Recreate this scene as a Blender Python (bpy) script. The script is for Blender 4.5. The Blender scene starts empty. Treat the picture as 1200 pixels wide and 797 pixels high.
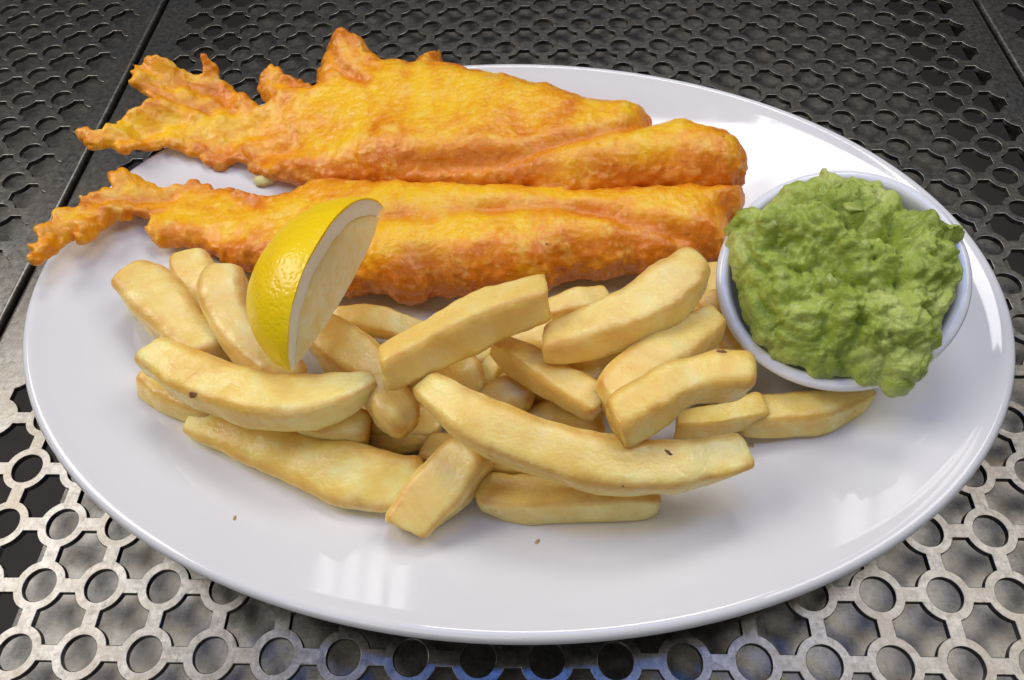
import bpy, math, random
import numpy as np
from mathutils import Matrix, Vector

# ------------------------------------------------------------------ camera
H = 0.24                                   # lens height above the table top (m)
FPX, PITCH, YAW, ROLL = 876.96, 0.9615, 0.0695, -0.0596
_c, _s = math.cos, math.sin
FW = np.array([-_s(YAW)*_c(PITCH), _c(YAW)*_c(PITCH), -_s(PITCH)])
_rt = np.array([_c(YAW), _s(YAW), 0.0]); _up = np.cross(_rt, FW)
RT = _rt*_c(ROLL) + _up*_s(ROLL); UP = _up*_c(ROLL) - _rt*_s(ROLL)
CAM = np.array([0.0, 0.0, H])

scene = bpy.context.scene
cd = bpy.data.cameras.new('camera'); cam = bpy.data.objects.new('camera', cd)
scene.collection.objects.link(cam); scene.camera = cam
cd.sensor_width = 36.0; cd.lens = FPX/1200*36.0
cd.clip_start = 0.005; cd.clip_end = 50
cam.matrix_world = Matrix(((RT[0], UP[0], -FW[0], CAM[0]), (RT[1], UP[1], -FW[1], CAM[1]),
                           (RT[2], UP[2], -FW[2], CAM[2]), (0, 0, 0, 1)))

# ------------------------------------------------------------------ world, lamps, exposure
world = bpy.data.worlds.new('World'); scene.world = world; world.use_nodes = True
wb = world.node_tree.nodes['Background']
wb.inputs[0].default_value = (0.80, 0.87, 1.0, 1); wb.inputs[1].default_value = 0.09

def area(name, loc, target, sx, sy, power, col=(1, 1, 1)):
    l = bpy.data.lights.new(name, 'AREA'); l.shape = 'RECTANGLE'; l.size = sx; l.size_y = sy
    l.energy = power; l.color = col
    o = bpy.data.objects.new(name, l); scene.collection.objects.link(o)
    o.location = loc
    d = Vector(target) - Vector(loc)
    o.rotation_euler = d.to_track_quat('-Z', 'Y').to_euler()
    return o
area('ceiling_light_west', (-1.02, 0.42, 1.10), (-0.05, 0.2, 0), 0.70, 0.65, 12.0, (1.0, 0.965, 0.92))
area('ceiling_light_east', (0.80, 0.40, 1.25), (0.05, 0.2, 0), 0.6, 0.7, 7.0, (1.0, 0.965, 0.92))
area('skylight', (0.05, 1.00, 1.35), (0, 0.2, 0), 0.55, 0.35, 6.0, (1.0, 0.98, 0.96))

# a far window (four tall panes), a side window and two fluorescent tubes: seen as glints in the glaze
for k in range(4):
    area('window_pane', (-0.538+0.052*k, 2.50, 2.02), (-0.06, 0.08, 0.0), 0.034, 0.13, 0.065, (1.0, 0.95, 0.91))
for k in range(2):
    area('side_window_pane', (0.53+0.07*k, 2.26, 2.06), (0.08, 0.11, 0.0), 0.05, 0.22, 0.14, (1.0, 0.93, 0.84))
area('blue_glint_light', (0.02, 0.28, 1.30), (-0.0, 0.1, 0), 0.62, 0.10, 2.3, (0.03, 0.22, 1.0))  # blue lamp added overhead to give the near steel its blue glints
area('front_fill', (-0.45, -0.95, 0.85), (0, 0.15, 0.02), 0.9, 0.6, 3.2, (1.0, 0.98, 0.96))  # broad soft fill added behind the camera, lifts food fronts and contact shadows
for (cx, cy) in ((0.125, 0.80), (0.146, 0.86)):
    area('ceiling_tube', (cx, cy, 1.2), (cx, cy, 0), 0.007, 0.16, 0.045)
vs = scene.view_settings
vs.view_transform = 'Standard'; vs.look = 'None'; vs.exposure = -0.05; vs.gamma = 1.0
scene.render.engine = 'CYCLES'
scene.cycles.use_denoising = True
scene.cycles.max_bounces = 8

# ------------------------------------------------------------------ helpers
def ray(x, y):
    return FW + RT*((x-600)/FPX) + UP*((398.5-y)/FPX)
def bp(x, y, z):
    """point at height z that is seen at photograph pixel x, y"""
    d = ray(x, y); return CAM + d*((z-H)/d[2])
def pxs(P):
    """pixels per metre at P"""
    return FPX/float((np.asarray(P)-CAM) @ FW)
def project(X, Y, Z):
    vx, vy, vz = X-CAM[0], Y-CAM[1], Z-CAM[2]
    d = vx*FW[0]+vy*FW[1]+vz*FW[2]
    return (600+FPX*(vx*RT[0]+vy*RT[1]+vz*RT[2])/d, 398.5-FPX*(vx*UP[0]+vy*UP[1]+vz*UP[2])/d)

def sstep(a, b, x):
    t = np.clip((x-a)/(b-a), 0, 1); return t*t*(3-2*t)

_rs = np.random.RandomState(7); _T = _rs.rand(64, 64, 64).astype(np.float32)*2-1
def noise(P, scale, seed=0):
    """smooth value noise, P (n,3) in metres, scale = feature size in metres, range -1..1"""
    Q = np.asarray(P)/scale + np.array([13.7, 5.1, 29.3])*(seed+1)
    i = np.floor(Q).astype(int); f = Q-i; f = f*f*f*(f*(f*6-15)+10)
    out = 0
    for dx in (0, 1):
        wx = f[:, 0] if dx else 1-f[:, 0]
        for dy in (0, 1):
            wy = f[:, 1] if dy else 1-f[:, 1]
            for dz in (0, 1):
                wz = f[:, 2] if dz else 1-f[:, 2]
                out = out + wx*wy*wz*_T[(i[:, 0]+dx) % 64, (i[:, 1]+dy) % 64, (i[:, 2]+dz) % 64]
    return out
def fbm(P, scale, octaves=3, seed=0):
    o = 0; a = 1
    for k in range(octaves):
        o = o + a*noise(P, scale/2**k, seed+k*3); a *= 0.5
    return o

def link(name, me, mat=None, parent=None, smooth=True):
    o = bpy.data.objects.new(name, me); scene.collection.objects.link(o)
    if mat: me.materials.append(mat)
    if parent: o.parent = parent
    if smooth: me.shade_smooth()
    return o
def mesh(name, V, F):
    me = bpy.data.meshes.new(name)
    me.from_pydata(np.asarray(V).tolist(), [], F.tolist() if hasattr(F, 'tolist') else F)
    me.update(); return me
def attr(me, name, vals):
    a = me.attributes.new(name, 'FLOAT', 'POINT'); a.data.foreach_set('value', np.asarray(vals, dtype=np.float32))
def normals(me):
    n = np.empty(len(me.vertices)*3, np.float32); me.vertex_normals.foreach_get('vector', n); return n.reshape(-1, 3)
def empty(name, loc):
    o = bpy.data.objects.new(name, None); scene.collection.objects.link(o); o.location = tuple(loc)
    o.empty_display_size = 0.01; return o
def tag(o, label, cat, group=None):
    o['label'] = label; o['category'] = cat
    if group: o['group'] = group
    return o
def recenter(o, base):
    """move the origin of a mesh object to base without moving the mesh"""
    o.data.transform(Matrix.Translation(-Vector(base))); o.location = tuple(base)

def surface_nets(F, org, h):
    S = F < 0
    n = np.array(F.shape)
    cs = [(a, b, c) for a in (0, 1) for b in (0, 1) for c in (0, 1)]
    sl = lambda a, b, c: (slice(a, n[0]-1+a), slice(b, n[1]-1+b), slice(c, n[2]-1+c))
    cnt = sum(S[sl(*q)].astype(np.int8) for q in cs)
    act = (cnt > 0) & (cnt < 8)
    ijk = np.argwhere(act); idx = -np.ones(act.shape, np.int64); idx[act] = np.arange(len(ijk))
    val = {q: F[ijk[:, 0]+q[0], ijk[:, 1]+q[1], ijk[:, 2]+q[2]] for q in cs}
    acc = np.zeros((len(ijk), 3)); m = np.zeros(len(ijk))
    for q in cs:
        for ax in range(3):
            if q[ax] == 0:
                r = list(q); r[ax] = 1; r = tuple(r)
                a, b = val[q], val[r]; hit = (a < 0) != (b < 0)
                t = np.where(hit, a/np.where(hit, a-b, 1), 0)
                p = np.array(q, float)[None].repeat(len(ijk), 0); p[:, ax] = t
                acc[hit] += p[hit]; m[hit] += 1
    V = (ijk + acc/m[:, None])*h + org
    faces = []
    for ax in range(3):
        s0 = [slice(None)]*3; s1 = [slice(None)]*3
        s0[ax] = slice(0, -1); s1[ax] = slice(1, None)
        ch = S[tuple(s0)] != S[tuple(s1)]
        e = np.argwhere(ch)
        u, v = (ax+1) % 3, (ax+2) % 3
        ok = (e[:, u] > 0) & (e[:, v] > 0) & (e[:, u] < n[u]-1) & (e[:, v] < n[v]-1); e = e[ok]
        ins = S[e[:, 0], e[:, 1], e[:, 2]]
        def g(du, dv):
            w = e.copy(); w[:, u] -= du; w[:, v] -= dv; return idx[w[:, 0], w[:, 1], w[:, 2]]
        q = np.stack([g(1, 1), g(0, 1), g(0, 0), g(1, 0)], 1)
        q[~ins] = q[~ins][:, ::-1]
        faces.append(q)
    return V, np.concatenate(faces)

# ------------------------------------------------------------------ materials
class NT:
    def __init__(s, name):
        s.m = bpy.data.materials.new(name); s.m.use_nodes = True
        s.t = s.m.node_tree; s.b = s.t.nodes['Principled BSDF']
        s.co = s.n('ShaderNodeTexCoord').outputs['Object']
    def n(s, ty, **kw):
        nd = s.t.nodes.new(ty)
        for k, v in kw.items(): setattr(nd, k, v)
        return nd
    def put(s, sock, v):
        if hasattr(v, 'is_linked'): s.t.links.new(v, sock)
        else: sock.default_value = v
    def set(s, **kw):
        for k, v in kw.items(): s.put(s.b.inputs[k.replace('_', ' ')], v)
        return s
    def noise(s, scale, detail=3, rough=0.55, dist=0.0, vec=None):
        nd = s.n('ShaderNodeTexNoise'); s.put(nd.inputs['Vector'], vec or s.co)
        nd.inputs['Scale'].default_value = scale; nd.inputs['Detail'].default_value = detail
        nd.inputs['Roughness'].default_value = rough; nd.inputs['Distortion'].default_value = dist
        return nd.outputs['Fac']
    def ramp(s, fac, stops):
        nd = s.n('ShaderNodeValToRGB'); s.put(nd.inputs[0], fac); el = nd.color_ramp.elements
        while len(el) < len(stops): el.new(0.5)
        for e, (p, c) in zip(el, stops):
            e.position = p; e.color = (c, c, c, 1) if not hasattr(c, '__len__') else (*c, 1)
        return nd.outputs['Color']
    def mix(s, fac, a, b, mode='MIX'):
        nd = s.n('ShaderNodeMix', data_type='RGBA', blend_type=mode)
        s.put(nd.inputs[0], fac)
        s.put(nd.inputs[6], (*a, 1) if isinstance(a, tuple) else a); s.put(nd.inputs[7], (*b, 1) if isinstance(b, tuple) else b)
        return nd.outputs[2]
    def math(s, op, a, b=0.0, clamp=False):
        nd = s.n('ShaderNodeMath', operation=op, use_clamp=clamp); s.put(nd.inputs[0], a); s.put(nd.inputs[1], b); return nd.outputs[0]
    def attr(s, name):
        return s.n('ShaderNodeAttribute', attribute_name=name).outputs['Fac']
    def mapping(s, scale, rot=(0, 0, 0)):
        nd = s.n('ShaderNodeMapping'); s.put(nd.inputs[0], s.co); nd.inputs['Scale'].default_value = scale
        nd.inputs['Rotation'].default_value = rot; return nd.outputs[0]
    def bump(s, hgt, strength, dist, prev=None):
        nd = s.n('ShaderNodeBump'); s.put(nd.inputs['Height'], hgt)
        nd.inputs['Strength'].default_value = strength; nd.inputs['Distance'].default_value = dist
        if prev is not None: s.put(nd.inputs['Normal'], prev)
        return nd.outputs[0]

def mat_metal(name, base, rough, worn, wave):
    t = NT(name)
    scr = t.noise(1500, 4, 0.7, vec=t.mapping((1, 0.10, 1), (0, 0, 0.5)))
    scr2 = t.noise(1300, 4, 0.7, vec=t.mapping((0.10, 1, 1), (0, 0, -0.35)))
    blot = t.noise(380, 6, 0.75, 0.4); big = t.noise(45, 4, 0.6)
    mott = t.math('ADD', t.math('MULTIPLY', scr, 0.20), t.math('ADD', t.math('MULTIPLY', scr2, 0.15), t.math('MULTIPLY', blot, 0.65)))
    col = t.mix(t.ramp(mott, [(0.36, 0.0), (0.62, 1.0)]), worn, base)
    col = t.mix(t.ramp(big, [(0.40, 0.0), (0.75, 0.55)]), col, (0.20, 0.165, 0.12))
    t.set(Base_Color=col, Metallic=1.0)
    t.set(Roughness=t.math('ADD', rough-0.18, t.math('MULTIPLY', t.math('ADD', mott, t.math('MULTIPLY', big, 0.4)), 0.26)))
    b1 = t.bump(scr, 0.2, 0.00012); b2 = t.bump(scr2, 0.2, 0.00012, b1)
    b3 = t.bump(blot, 0.2, 0.00025, b2)
    t.set(Normal=t.bump(big, wave, 0.001, b3)); return t.m
M_METAL = mat_metal('brushed_steel', (0.30, 0.287, 0.268), 0.35, (0.085, 0.08, 0.073), 0.02)
M_TRAY = mat_metal('tray_steel', (0.30, 0.29, 0.275), 0.42, (0.11, 0.105, 0.095), 0.05)

def mat_china(name, col, rough=0.03):
    t = NT(name)
    n = t.noise(28, 3)
    sm = t.noise(60, 5, 0.65, 0.8)
    t.set(Base_Color=t.mix(t.ramp(n, [(0.3, 0.0), (0.75, 1.0)]), col, tuple(c*0.97 for c in col)), Roughness=t.ramp(sm, [(0.35, rough), (0.80, rough+0.06)]), IOR=1.5)
    t.set(Normal=t.bump(n, 0.01, 0.001)); return t.m
M_PLATE = mat_china('white_glaze', (0.765, 0.752, 0.745))
M_BOWL = mat_china('white_bowl_glaze', (0.80, 0.80, 0.83), 0.08)

def mat_batter():
    t = NT('fried_batter')
    big = t.noise(30, 4, 0.65, 0.7); mid = t.noise(130, 5, 0.68, 0.4); fine = t.noise(520, 4, 0.7)
    edge = t.attr('edge'); crease = t.attr('crease')
    gold = t.math('ADD', t.math('MULTIPLY', t.math('SUBTRACT', big, 0.5), 1.9), t.math('ADD', t.math('ADD', 0.12, t.math('MULTIPLY', t.attr('puff'), 0.42)), t.math('MULTIPLY', t.math('SUBTRACT', mid, 0.5), 0.5)))
    a = t.ramp(gold, [(0.10, (0.70, 0.19, 0.002)), (0.36, (0.88, 0.345, 0.003)), (0.66, (0.96, 0.55, 0.010))])
    blister = t.ramp(mid, [(0.54, 0.0), (0.68, 0.6)])
    a = t.mix(blister, a, (0.94, 0.64, 0.13))
    streak = t.noise(300, 4, 0.65, 0.3, vec=t.mapping((1, 0.22, 0.5)))
    a = t.mix(t.ramp(streak, [(0.36, 0.22), (0.50, 0.0)]), a, (0.76, 0.24, 0.004))
    a = t.mix(t.ramp(streak, [(0.60, 0.0), (0.74, 0.25)]), a, (0.95, 0.62, 0.09))
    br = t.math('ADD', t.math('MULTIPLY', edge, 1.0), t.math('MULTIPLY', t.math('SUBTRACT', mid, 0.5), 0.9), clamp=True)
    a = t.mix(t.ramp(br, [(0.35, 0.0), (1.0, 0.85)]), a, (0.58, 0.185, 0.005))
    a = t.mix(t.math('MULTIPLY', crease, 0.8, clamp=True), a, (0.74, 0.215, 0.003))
    a = t.mix(t.ramp(fine, [(0.56, 0.0), (0.72, 0.45)]), a, (0.96, 0.68, 0.20))
    a = t.mix(t.ramp(fine, [(0.30, 0.22), (0.42, 0.0)]), a, (0.70, 0.22, 0.004))
    sp = t.ramp(t.noise(260, 1), [(0.80, 0.0), (0.83, 0.7)])
    a = t.mix(sp, a, (0.10, 0.035, 0.01))
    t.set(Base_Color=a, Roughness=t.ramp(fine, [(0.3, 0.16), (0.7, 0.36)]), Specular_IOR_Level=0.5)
    t.set(Subsurface_Weight=0.12, Subsurface_Radius=(0.004, 0.0018, 0.0006), Subsurface_Scale=1.0)
    vb = t.n('ShaderNodeTexVoronoi', feature='SMOOTH_F1'); t.put(vb.inputs['Vector'], t.co); vb.inputs['Scale'].default_value = 520
    b = t.bump(mid, 0.35, 0.0015); b = t.bump(vb.outputs['Distance'], 0.35, 0.0006, b); b = t.bump(fine, 0.6, 0.0006, b)
    t.set(Normal=b); return t.m
M_BATTER = mat_batter()

def mat_chip():
    t = NT('fried_potato')
    info = t.n('ShaderNodeObjectInfo').outputs['Random']
    big = t.noise(45, 4, 0.6, 0.5); mid = t.noise(170, 5, 0.6); fine = t.noise(750, 3, 0.6)
    grain = t.noise(260, 3, 0.6, vec=t.mapping((1, 1, 1)))
    edge = t.attr('edge')
    a = t.ramp(big, [(0.32, (0.84, 0.51, 0.075)), (0.49, (0.92, 0.685, 0.18)), (0.63, (0.96, 0.83, 0.36))])
    a = t.mix(t.math('MULTIPLY', info, 0.45), a, (0.84, 0.57, 0.16))
    r2 = t.math('FRACT', t.math('MULTIPLY', info, 7.31))
    a = t.mix(t.math('MULTIPLY', r2, 0.30), a, (0.92, 0.81, 0.45))
    br = t.math('ADD', edge, t.math('MULTIPLY', t.math('SUBTRACT', mid, 0.5), 1.1), clamp=True)
    a = t.mix(t.ramp(br, [(0.32, 0.0), (1.0, 0.85)]), a, (0.66, 0.34, 0.06))
    a = t.mix(t.ramp(t.noise(330, 1), [(0.82, 0.0), (0.85, 0.45)]), a, (0.30, 0.13, 0.03))
    t.set(Base_Color=a, Roughness=t.ramp(mid, [(0.3, 0.22), (0.7, 0.46)]), Specular_IOR_Level=0.5)
    t.set(Subsurface_Weight=0.65, Subsurface_Radius=(0.0075, 0.0045, 0.0012), Subsurface_Scale=1.0)
    b = t.bump(mid, 0.45, 0.0014); b = t.bump(fine, 0.4, 0.0005, b)
    t.set(Normal=b); return t.m
M_CHIP = mat_chip()

def mat_simple(name, c0, c1, scale, rough, sss=0.0, rad=(0.003, 0.003, 0.002), bs=0.2, bd=0.001):
    t = NT(name); n = t.noise(scale, 4, 0.6)
    t.set(Base_Color=t.mix(t.ramp(n, [(0.3, 0.0), (0.7, 1.0)]), c0, c1), Roughness=rough)
    if sss: t.set(Subsurface_Weight=sss, Subsurface_Radius=rad, Subsurface_Scale=1.0)
    t.set(Normal=t.bump(n, bs, bd)); return t.m
M_EYE = mat_simple('scorched_spot', (0.10, 0.035, 0.012), (0.30, 0.13, 0.04), 700, 0.6)
M_CRUMB = mat_simple('crumb', (0.62, 0.42, 0.18), (0.40, 0.22, 0.07), 900, 0.6)
M_PITH = mat_simple('lemon_pith', (0.98, 0.94, 0.86), (0.97, 0.91, 0.80), 400, 0.6, 0.3, (0.004, 0.003, 0.002))
def mat_flesh():
    t = NT('lemon_flesh')
    v = t.n('ShaderNodeTexVoronoi'); t.put(v.inputs['Vector'], t.mapping((1.0, 0.45, 1.0), (0, 0, 0.5))); v.inputs['Scale'].default_value = 420
    n = t.noise(180, 4, 0.6, 0.5)
    ves = t.ramp(v.outputs['Distance'], [(0.05, 1.0), (0.55, 0.0)])
    a = t.ramp(n, [(0.3, (0.88, 0.70, 0.28)), (0.5, (0.93, 0.79, 0.42)), (0.72, (0.96, 0.88, 0.60))])
    a = t.mix(t.math('MULTIPLY', ves, 0.4), a, (0.97, 0.92, 0.72))
    t.set(Base_Color=a, Roughness=0.22, Specular_IOR_Level=0.6, Subsurface_Weight=0.5, Subsurface_Radius=(0.008, 0.006, 0.003), Subsurface_Scale=1.0)
    t.set(Normal=t.bump(ves, 0.10, 0.0008)); return t.m
M_FLESH = mat_flesh()
def mat_peel():
    t = NT('lemon_peel')
    v = t.n('ShaderNodeTexVoronoi'); t.put(v.inputs['Vector'], t.co); v.inputs['Scale'].default_value = 620
    big = t.noise(40, 3)
    pit = t.ramp(v.outputs['Distance'], [(0.0, 0.0), (0.55, 1.0)])
    a = t.ramp(big, [(0.3, (0.95, 0.58, 0.001)), (0.6, (0.99, 0.67, 0.003)), (0.8, (0.99, 0.70, 0.012))])
    t.set(Base_Color=a, Roughness=0.30, Specular_IOR_Level=0.5, Subsurface_Weight=0.1, Subsurface_Radius=(0.003, 0.002, 0.0005), Subsurface_Scale=1.0)
    b = t.bump(pit, 0.35, 0.0004); t.set(Normal=t.bump(t.noise(200, 3), 0.15, 0.0008, b)); return t.m
M_PEEL = mat_peel()
def mat_peas():
    t = NT('mushy_peas')
    big = t.noise(55, 4, 0.6, 0.5); mid = t.noise(190, 5, 0.65, 0.6); fine = t.noise(700, 4, 0.7)
    a = t.ramp(big, [(0.28, (0.215, 0.295, 0.03)), (0.5, (0.37, 0.46, 0.068)), (0.64, (0.55, 0.61, 0.17))])
    a = t.mix(t.ramp(mid, [(0.56, 0.0), (0.70, 0.7)]), a, (0.45, 0.50, 0.15))
    a = t.mix(t.ramp(t.noise(120, 2, 0.5, 0.8), [(0.64, 0.0), (0.74, 0.5)]), a, (0.38, 0.36, 0.13))
    t.set(Base_Color=a, Roughness=t.ramp(fine, [(0.3, 0.14), (0.7, 0.42)]), Specular_IOR_Level=0.5)
    t.set(Subsurface_Weight=0.18, Subsurface_Radius=(0.002, 0.0028, 0.0008), Subsurface_Scale=1.0)
    b = t.bump(mid, 0.6, 0.002); t.set(Normal=t.bump(fine, 0.7, 0.0009, b)); return t.m
M_PEAS = mat_peas()

# ------------------------------------------------------------------ table: perforated steel panels over a steel tray
A = 0.0859*H; OX = 0.5206*H; OY = 0.2077*H
RH, RO, BW, TH, BV = 0.258*A, 0.400*A, 0.118*A, 0.0022, 0.00022
NQ = 14                                    # outline points per quarter: 4 at the bar end, 10 on the arc
def cell_outer(d):
    ro, bw = RO-d, BW-d; p2 = math.asin(bw/ro); pts = []
    for q in range(4):
        a0 = q*math.pi/2; ca, sa = math.cos(a0), math.sin(a0)
        loc = [(A/2, bw*f) for f in (-1, -1/3, 1/3, 1)]
        loc += [(ro*math.cos(p2+(math.pi/2-2*p2)*k/9), ro*math.sin(p2+(math.pi/2-2*p2)*k/9)) for k in range(10)]
        pts += [(x*ca-y*sa, x*sa+y*ca) for x, y in loc]
    return pts
LEV = [(BV, 0.0), (BV*0.3, -BV*0.3), (0.0, -BV), (0.0, -TH)]
_OUT = [(cell_outer(d), z) for d, z in LEV]
_ph = math.asin(BW/RO); _ANG = []
for q in range(4):
    _ANG += [q*math.pi/2+_ph*f for f in (-1, -1/3, 1/3, 1)] + [q*math.pi/2+_ph+(math.pi/2-2*_ph)*k/9 for k in range(10)]
def add_cell(V, F, cx, cy):
    n = 4*NQ; base = len(V)
    for pts, z in _OUT:
        for x, y in pts: V.append((cx+x, cy+y, z))
    for d, z in LEV:
        for a in _ANG: V.append((cx+(RH+d)*math.cos(a), cy+(RH+d)*math.sin(a), z))
    ib = base+4*n
    for i in range(n):
        j = (i+1) % n; k = i % NQ
        for L in range(3):
            if k > 2: F.append((base+L*n+i, base+(L+1)*n+i, base+(L+1)*n+j, base+L*n+j))
            if k not in (3, 13): F.append((ib+L*n+i, ib+L*n+j, ib+(L+1)*n+j, ib+(L+1)*n+i))
    for (o, q, flip) in ((base, ib, False), (base+3*n, ib+3*n, True)):
        for c in range(4):
            s = c*NQ; pr = (s-1) % n
            f = [(o+pr, o+s, o+s+1, o+s+2, o+s+3, o+s+4), (q+s, o+pr, o+s+4, q+s+3, q+s+2, q+s+1)]
            for k in range(4, NQ-1):
                a1 = q+s+3 if k == 4 else q+s+k
                a2 = q+(s+NQ) % n if k == NQ-2 else q+s+k+1
                f.append((a1, o+s+k, o+s+k+1, a2))
            for t in f: F.append(t[::-1] if flip else t)
def panel(name, cols, rows, xoff, yoff, edges):
    """edges: {'R': x_end} or {'L': x_end} solid margin with a turned-down flange, x in lattice units"""
    V, F = [], []
    for i in cols:
        for j in rows: add_cell(V, F, OX+(i+xoff)*A, OY+(j+yoff)*A)
    y0 = OY+(rows[0]+yoff-0.5)*A; y1 = OY+(rows[-1]+yoff+0.5)*A
    for side, xe in edges.items():
        sg = 1 if side == 'R' else -1
        ce = (cols[-1]+1) if side == 'R' else (cols[0]-1)
        xc = OX+(ce+xoff)*A; X1 = OX+xe*A
        lv = [(BV, 0.0), (BV*0.3, -BV*0.3), (0.0, -BV), (0.0, -TH)]
        for j in rows:
            cy = OY+(j+yoff)*A; b = len(V)
            loops = []
            for d, z in lv:
                ro, bw = RO-d, BW-d; p2 = math.asin(bw/ro)
                pts = [(0, -A/2)]                                     # along vertical bar half, inner side
                pts = [(-bw, -A/2)]
                for k in range(10):
                    an = -math.pi/2-p2-(math.pi/2-2*p2)*k/9; pts.append((ro*math.cos(an), ro*math.sin(an)))
                pts += [(-A/2, -bw), (-A/2, bw)]
                for k in range(10):
                    an = math.pi-p2-(math.pi/2-2*p2)*k/9; pts.append((ro*math.cos(an), ro*math.sin(an)))
                pts += [(-bw, A/2)]
                for x, y in pts: V.append((xc+sg*x, cy+y, z))
                loops.append(len(pts))
            m = loops[0]
            for L in range(3):
                for i in range(m-1):
                    if i == 11: continue
                    t = (b+L*m+i, b+L*m+i+1, b+(L+1)*m+i+1, b+(L+1)*m+i)
                    F.append(t if sg > 0 else t[::-1])
            # top: strip to the centre line x=0, one centre point per outline point
            c0 = len(V)
            for i in range(m): V.append((xc, V[b+i][1], 0.0))
            for i in range(m-1):
                t = (b+i, c0+i, c0+i+1, b+i+1)
                if abs(V[c0+i][1]-V[c0+i+1][1]) > 1e-9: F.append(t if sg > 0 else t[::-1])
        # margin with rounded edge and flange
        prof = [(xc, 0.0)] + [(X1-sg*0.0018*(1-math.sin(a)), -0.0018*(1-math.cos(a))) for a in [k*math.pi/12 for k in range(7)]] + [(X1, -0.02), (X1-sg*0.001, -0.02)]
        b = len(V)
        for x, z in prof: V.append((x, y0, z)); V.append((x, y1, z))
        for k in range(len(prof)-1):
            t = (b+2*k, b+2*k+2, b+2*k+3, b+2*k+1); F.append(t if sg > 0 else t[::-1])
    me = mesh(name, V, F)
    return me
table = empty('metal_table', (OX-6*A, OY+8*A, -0.02))
tag(table, 'perforated brushed steel table top with ring pattern under the oval plate', 'table')
def tpart(name, me, mat, smooth=True):
    o = link(name, me, mat, table, smooth); o.location = -Vector(table.location); return o
def autosmooth(me, ang=16):
    me.shade_smooth()
    me.set_sharp_from_angle(angle=math.radians(ang))
pm = panel('perforated_panel', list(range(-15, 5)), list(range(-3, 20)), 0, 0, {'R': 5.46, 'L': -16.68})
o = tpart('perforated_panel', pm, M_METAL); autosmooth(pm)
pm = panel('perforated_panel', list(range(-24, -17)), list(range(-2, 20)), -0.2, 0.2, {'R': -16.82})
o = tpart('perforated_panel', pm, M_METAL); autosmooth(pm)
pm = panel('perforated_panel', list(range(7, 11)), list(range(5, 21)), -0.05, -0.35, {'L': 5.60})
o = tpart('perforated_panel', pm, M_METAL); autosmooth(pm)
def box(x0, x1, y0, y1, z0, z1):
    V = [(x, y, z) for x in (x0, x1) for y in (y0, y1) for z in (z0, z1)]
    return V, [(0, 1, 3, 2), (4, 6, 7, 5), (0, 4, 5, 1), (2, 3, 7, 6), (0, 2, 6, 4), (1, 5, 7, 3)]
tray_z = -0.017
for x0, x1 in ((-14.75, 3.85), (-26, -17.6)):
    V, F = box(OX+x0*A, OX+x1*A, OY-3*A, OY+20*A, tray_z-0.0012, tray_z)
    tpart('under_tray', mesh('under_tray', V, F), M_TRAY, False)
V, F = box(OX-16.73*A, OX-16.77*A, OY-3*A, OY+20*A, -0.02, -0.003)
tpart('joint_strip', mesh('joint_strip', V, F), M_METAL, False)
V, F = box(OX+5.50*A, OX+5.56*A, OY-3*A, OY+20*A, -0.02, -0.002)
tpart('joint_strip', mesh('joint_strip', V, F), M_METAL, False)

V, F = box(-3, 3, -3, 3, -0.74, -0.72)
o = link('floor', mesh('floor', V, F), mat_simple('dark_floor', (0.04, 0.035, 0.03), (0.06, 0.05, 0.045), 8, 0.7), None, False); o['kind'] = 'structure'

# ------------------------------------------------------------------ plate
PC = (-0.0144, 0.1832); PA, PB, PTH = 0.1840, 0.1331, -0.0507; ZR = 0.0205
def rho(x, y):
    dx, dy = x-PC[0], y-PC[1]
    u = dx*_c(PTH)+dy*_s(PTH); v = -dx*_s(PTH)+dy*_c(PTH)
    return np.sqrt((u/PA)**2+(v/PB)**2)
def zplate(x, y):
    r = rho(x, y); t = np.clip((r-0.50)/0.47, 0, 1.05)
    return 0.0050 + (ZR-0.0062)*t**1.5
def build_plate():
    prof = []
    for r in np.concatenate([np.linspace(0, 0.5, 8), np.linspace(0.53, 0.965, 24)]):
        t = np.clip((r-0.50)/0.47, 0, 1.05); prof.append((r, 0.0050+(ZR-0.0062)*t**1.5))
    z1 = prof[-1][1]
    prof += [(0.974, z1+0.0006), (0.983, z1+0.0009), (0.991, z1+0.0006), (0.9965, z1-0.0003), (1.0, z1-0.0016), (0.9985, z1-0.003), (0.992, z1-0.0042)]
    for r in np.linspace(0.97, 0.56, 14):
        t = np.clip((r-0.50)/0.47, 0, 1.05); prof.append((r, 0.0050+(ZR-0.0062)*t**1.5-0.0042))
    prof += [(0.55, 0.0006), (0.545, 0.0002), (0.53, 0.0002), (0.525, 0.0008), (0.52, 0.0012), (0, 0.0012)]
    n = 192; V = []; F = []
    for r, z in prof:
        for k in range(n):
            a = 2*math.pi*k/n; u = PA*r*math.cos(a); v = PB*r*math.sin(a)
            V.append((PC[0]+u*_c(PTH)-v*_s(PTH), PC[1]+u*_s(PTH)+v*_c(PTH), z+0.0004))
    for i in range(len(prof)-1):
        for k in range(n):
            k2 = (k+1) % n; F.append((i*n+k, i*n+k2, (i+1)*n+k2, (i+1)*n+k)[::-1])
    return mesh('oval_plate', V, F)
o = link('oval_plate', build_plate(), M_PLATE); recenter(o, (PC[0], PC[1], 0))
tag(o, 'large oval white china plate lying on the perforated steel table', 'plate')

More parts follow.
